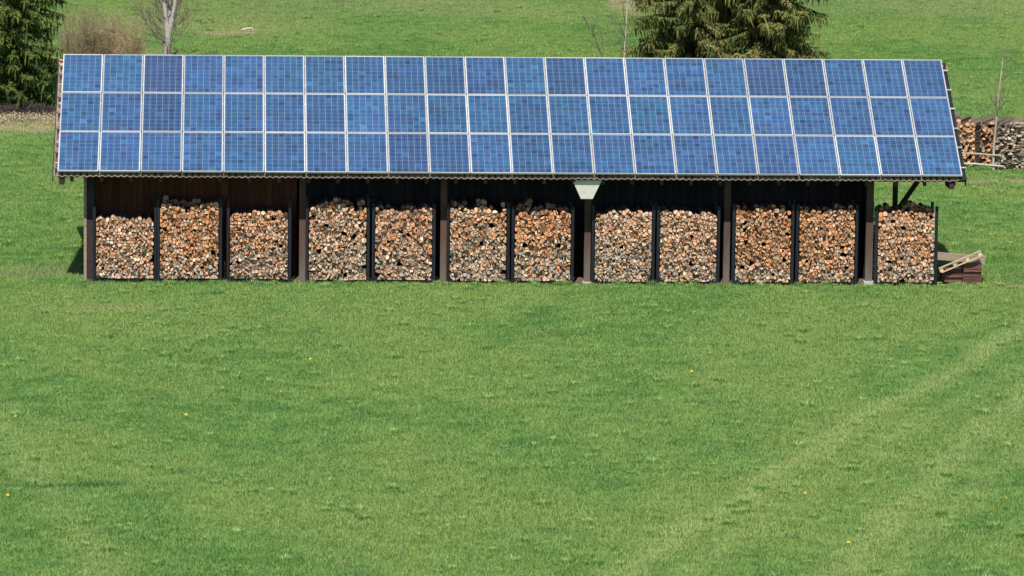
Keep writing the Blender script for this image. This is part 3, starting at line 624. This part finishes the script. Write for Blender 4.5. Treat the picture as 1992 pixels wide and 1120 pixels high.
def spruce(label, loc, h, r, seed, mat, low=0.15, dens=1.0, gap=0.0):
    rn = random.Random(seed); nr = np.random.default_rng(seed)
    root = thing('spruce_tree', label, 'tree', loc); tk = MB()
    tk.tube([(0, 0, -0.1), (0.02, 0, h * 0.3), (0, 0.03, h * 0.65), (0, 0, h)], [0.17, 0.13, 0.07, 0.01], 8)
    Q = []
    def spray(p, d, L, wv):
        d = d.normalized(); s_ = d.cross(Vector((rn.gauss(0, .5), rn.gauss(0, .5), 1))).normalized() * wv
        m_ = p + d * (L * 0.45); e = p + d * L
        Q.append((p - s_ * 0.35, p + s_ * 0.35, m_ + s_, m_ - s_)); Q.append((m_ - s_, m_ + s_, e + s_ * 0.15, e - s_ * 0.15))
    z = low
    while z < h * 0.97:
        f = z / h; nb = 8 if z < 5 else 6
        for k in range(nb):
            if rn.random() < gap: continue
            a = 2 * math.pi * (k + rn.random()) / nb; L = r * (1 - f) ** 0.75 * rn.uniform(0.45, 1.2) + 0.1
            dx, dy = math.cos(a), math.sin(a); sag = rn.uniform(0.18, 0.42) * L; n = max(4, int(L / 0.11)); pts = []
            z0_ = z + rn.uniform(-0.2, 0.2); sl_ = rn.uniform(-0.12, 0.38)
            for i in range(n + 1):
                u = i / n; pts.append(Vector((dx * L * u, dy * L * u, z0_ + sl_ * L * u - sag * (1.5 * u * u - 0.75 * u ** 3.2))))
            tk.tube(pts[::max(1, n // 4)], [0.026, 0.02, 0.014, 0.009, 0.006, 0.005, 0.004, 0.004, 0.004][:len(pts[::max(1, n // 4)])], 4, False)
            fine = z < 5.0
            for i in range(1, n + 1):
                u = i / n
                if u < 0.22: continue
                p = pts[i]; side = Vector((-dy, dx, 0)); out = Vector((dx, dy, -0.25))
                for sg in (-1, 1):
                    for _ in range(2 if fine else 1):
                        tl = rn.uniform(0.14, 0.30) * (1.15 - 0.5 * u) * (1 if fine else 1.6)
                        d = side * sg * rn.uniform(0.5, 1.0) + out * rn.uniform(0.3, 0.9) + Vector((0, 0, rn.uniform(-0.55, 0.1)))
                        spray(p, d, tl, rn.uniform(0.02, 0.042) * (1 if fine else 1.7))
                        spray(p + d.normalized() * tl * 0.6, d + Vector((rn.gauss(0, .5), rn.gauss(0, .5), -0.6)), tl * 0.8, rn.uniform(0.016, 0.03) * (1 if fine else 1.7))
                if fine or rn.random() < 0.5:
                    for _ in range(int(2 * dens) + 1):         # hanging curtains of twigs
                        d = Vector((rn.gauss(0, .25), rn.gauss(0, .25), -1)); spray(p + side * rn.uniform(-.12, .12), d, rn.uniform(0.15, 0.50), rn.uniform(0.015, 0.03))
        z += rn.uniform(0.13, 0.21) if z < 5 else rn.uniform(0.35, 0.5)
    tk.build('trunk', M['bark'], root, smooth=True)
    V = [tuple(v) for q_ in Q for v in q_]
    o = link('crown', mesh('crown', V, [(4 * i, 4 * i + 1, 4 * i + 2, 4 * i + 3) for i in range(len(Q))], [mat]), root)
    return root
spruce('dark spruce at the left edge, behind the corner of the roof', (-2.75, 38.2, 0), 14, 1.75, 21, M['needle_dark'], low=0.35)
spruce('left one of the olive spruces rising behind the roof', (20.0, 52.9, 0), 17, 1.95, 22, M['needle_olive'], dens=1.5)
spruce('rear one of the olive spruces, between the other two behind the roof', (21.6, 54.2, 0), 18, 1.9, 23, M['needle_dark'], dens=1.5)
spruce('right one of the olive spruces rising behind the roof, with long dark low branches', (22.75, 53.0, 0), 16, 2.05, 24, M['needle_olive'], dens=1.5)

# dark brushwood added to stand for the shadow band under the left spruce
rn = random.Random(77); bh = thing('shade_brush_heap', 'low dark heap of brushwood added as the shadow band on pale litter under the left spruce', 'added brush heap', (-2.3, 36.6, 0)); q = MB(); lv = MB()
for i in range(420):
    x, y = rn.gauss(0, 0.85), rn.gauss(0, 0.3); z0_ = max(0, 0.30 - 0.2 * abs(x)) * rn.random(); a = rn.uniform(0, 6.28); L_ = rn.uniform(0.2, 0.7)
    q.tube([(x, y, z0_), (x + math.cos(a) * L_ * .5, y + math.sin(a) * L_ * .5, z0_ + rn.uniform(0, .2)), (x + math.cos(a) * L_, y + math.sin(a) * L_, z0_ + rn.uniform(-.05, .15))], [0.012, 0.009, 0.005], 4, False)
o = q.build('branches', M['bark'], bh); o['kind'] = 'stuff'
for i in range(2600):
    x, y = rn.gauss(0, 1.6), -0.7 + rn.gauss(0, 0.9); z0_ = rn.uniform(0.05, 0.13); p = Vector((x, y, z0_)); u = Vector((rn.gauss(0, 1), rn.gauss(0, 1), rn.gauss(0, .5))).normalized() * 0.035; v = u.cross(Vector((rn.gauss(0, .4), rn.gauss(0, .4), 1))).normalized() * 0.018; n0 = len(lv.V)
    lv.V += [tuple(p - u), tuple(p - v), tuple(p + u), tuple(p + v)]; lv.F.append((n0, n0 + 1, n0 + 2, n0 + 3))
o = lv.build('dry_leaves', M['dry_leaf'], None, (-2.6, 36.0, 0)); o['kind'] = 'stuff'; o['label'] = 'pale dry leaves scattered on the ground below the left spruce'; o['category'] = 'leaves'

# bleached piece of branch in the meadow behind
q = MB(); q.tube([(-0.22, 0, 0.07), (-0.08, 0.02, 0.10), (0.06, 0, 0.13), (0.16, 0.03, 0.12), (0.20, 0.02, 0.03)], [0.03, 0.04, 0.04, 0.035, 0.025], 7)
tag(q.build('fallen_branch', M['fence_wood'], None, (4.72, 62.6, 0.03)), 'short bleached piece of branch lying in the meadow above the left half of the roof', 'branch')

# dandelions
hd = MB(); 
for k in range(16):
    a = 2 * math.pi * k / 16; r0 = 0.03; n0 = len(hd.V)
    hd.V += [(0, 0, 0.012), (r0 * math.cos(a - .22), r0 * math.sin(a - .22), 0.016), (r0 * 1.1 * math.cos(a), r0 * 1.1 * math.sin(a), 0.004), (r0 * math.cos(a + .22), r0 * math.sin(a + .22), 0.016)]; hd.F.append((n0, n0 + 1, n0 + 2, n0 + 3))
hd.tube([(0, 0, -0.01), (0, 0, 0.02)], [0.008, 0.018], 8); hme = mesh('flower_head', hd.V, hd.F, [M['dandelion']])
stm = MB(); stm.tube([(0, 0, 0), (0.004, 0, 0.13)], [0.004, 0.003], 5); sme = mesh('stem', stm.V, stm.F, [M['stalk']])
DL = 'yellow dandelion flower in the front meadow, '
for x, y, w_ in ((5.34, -15.56, 'below the fourth firewood stack, in the left half'), (7.64, -32.96, 'nearest the bottom edge, left of the middle'), (3.81, -32.33, 'low in the bottom left part'), (15.3, -13.55, 'highest on the right side, below the tenth stack'), (15.39, -27.55, 'between the wheel tracks, third lowest at right'), (15.71, -32.09, 'nearest the bottom edge at lower right'), (19.23, -28.14, 'rightmost of all, near the right edge'), (17.86, -22.64, 'between the wheel tracks halfway down the right side'), (18.83, -29.18, 'just below and left of the rightmost flower'), (-0.21, -18.97, 'leftmost of all, at the left edge'), (8.7, -18.7, 'near the middle of the picture'),
    (6.03, -11.34, 'closest to the shed, left of the middle'), (6.11, -15.18, 'left one of a close pair in the middle'), (6.44, -15.06, 'right one of a close pair in the middle'), (4.31, -15.85, 'below the third firewood stack'), (3.33, -18.6, 'left of middle height, below the second stack'), (3.41, -24.1, 'on its own in the lower left quarter'), (0.04, -28.4, 'near the dark grass streak at lower left'), (14.42, -13.2, 'highest on the right side, left one of two')):
    d = thing('dandelion', DL + w_, 'flower', (x, y, gz(x, y)), rng.uniform(0, 6), 'dandelions in the meadow')
    link('stem', sme, d); hh = link('flower_head', hme, d, (0.004, 0, 0.13)); hh.rotation_euler = (R(30), 0, 0); hh.scale = (0.9,) * 3

# ------------------------------------------------------------------ grass (one mass of blades)
src = bpy.data.collections.new('grass_patches')
for k in range(5):
    rn = random.Random(200 + k); V = []; F = []
    cl = [(rn.uniform(-.27, .27), rn.uniform(-.27, .27), rn.uniform(0.7, 1.25)) for _ in range(9)]
    for i in range(230):
        if rn.random() < 0.6: c_ = rn.choice(cl); x, y, hs = c_[0] + rn.gauss(0, .05), c_[1] + rn.gauss(0, .05), c_[2]
        else: x, y, hs = rn.uniform(-.3, .3), rn.uniform(-.3, .3), rn.uniform(.6, 1)
        h = 0.085 * hs * rn.uniform(0.5, 1.2); a = rn.uniform(0, 6.28); ln = rn.uniform(0.15, 0.95) * h; b_ = a + rn.uniform(0.9, 2.2); wv = rn.uniform(0.0025, 0.005)
        dx, dy = math.cos(a), math.sin(a); wx, wy = math.cos(b_) * wv, math.sin(b_) * wv; n0 = len(V)
        V += [(x - wx, y - wy, -0.01), (x + wx, y + wy, -0.01), (x + dx * ln * .35 + wx, y + dy * ln * .35 + wy, h * .62), (x + dx * ln * .35 - wx, y + dy * ln * .35 - wy, h * .62), (x + dx * ln + wx * .2, y + dy * ln + wy * .2, h)]
        F += [(n0, n0 + 1, n0 + 2, n0 + 3), (n0 + 3, n0 + 2, n0 + 4)]
    o = bpy.data.objects.new('grass_patch', mesh('grass_patch', V, F, [M['blade']])); src.objects.link(o)
src2 = bpy.data.collections.new('tussocks')
for k in range(4):
    rn = random.Random(300 + k); V = []; F = []
    for i in range(130):
        a = rn.uniform(0, 6.28); q0 = rn.random() ** 0.5 * 0.11; x, y = math.cos(a) * q0, math.sin(a) * q0 * 0.9; h = rn.uniform(0.06, 0.15); ln = rn.uniform(0.1, 0.7) * h; b_ = a + rn.uniform(0.9, 2.2); wv = rn.uniform(0.003, 0.006)
        dx, dy = math.cos(a), math.sin(a); wx, wy = math.cos(b_) * wv, math.sin(b_) * wv; n0 = len(V)
        V += [(x - wx, y - wy, -0.01), (x + wx, y + wy, -0.01), (x + dx * ln * .35 + wx, y + dy * ln * .35 + wy, h * .62), (x + dx * ln * .35 - wx, y + dy * ln * .35 - wy, h * .62), (x + dx * ln + wx * .2, y + dy * ln + wy * .2, h)]
        F += [(n0, n0 + 1, n0 + 2, n0 + 3), (n0 + 3, n0 + 2, n0 + 4)]
    src2.objects.link(bpy.data.objects.new('tussock', mesh('tussock', V, F, [M['tussock']])))
ng = bpy.data.node_groups.new('grass_scatter', 'GeometryNodeTree')
ng.interface.new_socket('Geometry', in_out='INPUT', socket_type='NodeSocketGeometry'); ng.interface.new_socket('Geometry', in_out='OUTPUT', socket_type='NodeSocketGeometry')
N = ng.nodes; L = ng.links; gi = N.new('NodeGroupInput'); go = N.new('NodeGroupOutput')
dp = N.new('GeometryNodeDistributePointsOnFaces'); na = N.new('GeometryNodeInputNamedAttribute'); na.data_type = 'FLOAT'; na.inputs[0].default_value = 'density'
ci = N.new('GeometryNodeCollectionInfo'); ci.inputs['Collection'].default_value = src; ci.inputs['Separate Children'].default_value = True; ci.inputs['Reset Children'].default_value = True
ip = N.new('GeometryNodeInstanceOnPoints'); ip.inputs['Pick Instance'].default_value = True
rv = N.new('FunctionNodeRandomValue'); rv.data_type = 'FLOAT_VECTOR'; rv.inputs[0].default_value = (0, 0, 0); rv.inputs[1].default_value = (0, 0, 6.283)
rs = N.new('FunctionNodeRandomValue'); rs.data_type = 'FLOAT'; rs.inputs[2].default_value = 0.75; rs.inputs[3].default_value = 1.25
L.new(gi.outputs[0], dp.inputs['Mesh']); L.new(na.outputs[0], dp.inputs['Density']); L.new(dp.outputs['Points'], ip.inputs['Points']); L.new(ci.outputs[0], ip.inputs['Instance'])
L.new(rv.outputs[0], ip.inputs['Rotation']); L.new(rs.outputs[1], ip.inputs['Scale'])
jg = N.new('GeometryNodeJoinGeometry'); L.new(ip.outputs[0], jg.inputs[0])
dp2 = N.new('GeometryNodeDistributePointsOnFaces'); dp2.inputs['Seed'].default_value = 5; nb2 = N.new('GeometryNodeInputNamedAttribute'); nb2.data_type = 'FLOAT'; nb2.inputs[0].default_value = 'tuft'
ci2 = N.new('GeometryNodeCollectionInfo'); ci2.inputs['Collection'].default_value = src2; ci2.inputs['Separate Children'].default_value = True; ci2.inputs['Reset Children'].default_value = True
ip2 = N.new('GeometryNodeInstanceOnPoints'); ip2.inputs['Pick Instance'].default_value = True
L.new(gi.outputs[0], dp2.inputs['Mesh']); L.new(nb2.outputs[0], dp2.inputs['Density']); L.new(dp2.outputs['Points'], ip2.inputs['Points']); L.new(ci2.outputs[0], ip2.inputs['Instance'])
L.new(rv.outputs[0], ip2.inputs['Rotation']); L.new(rs.outputs[1], ip2.inputs['Scale']); L.new(ip2.outputs[0], jg.inputs[0]); L.new(jg.outputs[0], go.inputs[0])
xs = np.arange(-16, 47.01, 0.5); ys = np.arange(-44, 100.01, 0.5); V = [(x, y, gz(x, y)) for y in ys for x in xs]; nx = len(xs); F = []; D = []; T = []; trn = random.Random(4)
def cx_at(y): return 4.4 + (y + 126.17) * 0.0533
for j in range(len(ys) - 1):
    for i in range(nx - 1):
        x, y = xs[i] + .25, ys[j] + .25
        if 0.4 < x < 22.0 and 0.5 < y < 8.2: continue
        if 22.0 < x < 23 and 0.9 < y < 1.7: continue
        hw = (y + 126.17) * 0.0985 + 3.0
        if abs(x - cx_at(y)) > hw: continue
        if 1.0 < y < 16 and 1.6 < x < 19.5: continue     # wholly hidden behind the shed
        F.append((j * nx + i, j * nx + i + 1, (j + 1) * nx + i + 1, (j + 1) * nx + i)); D.append(15.0 if y < 4 else 10.0)
        n_ = math.sin(x * 1.3 + 2 * math.sin(y * .37)) * math.sin(y * 0.9 + 1.7 * math.sin(x * .6)); T.append(5.0 if (0 < y < 0.5 and 0.6 < x < 23.5) else (1.0 if n_ > 0.5 else 0.3) * trn.uniform(0.3, 1.7))
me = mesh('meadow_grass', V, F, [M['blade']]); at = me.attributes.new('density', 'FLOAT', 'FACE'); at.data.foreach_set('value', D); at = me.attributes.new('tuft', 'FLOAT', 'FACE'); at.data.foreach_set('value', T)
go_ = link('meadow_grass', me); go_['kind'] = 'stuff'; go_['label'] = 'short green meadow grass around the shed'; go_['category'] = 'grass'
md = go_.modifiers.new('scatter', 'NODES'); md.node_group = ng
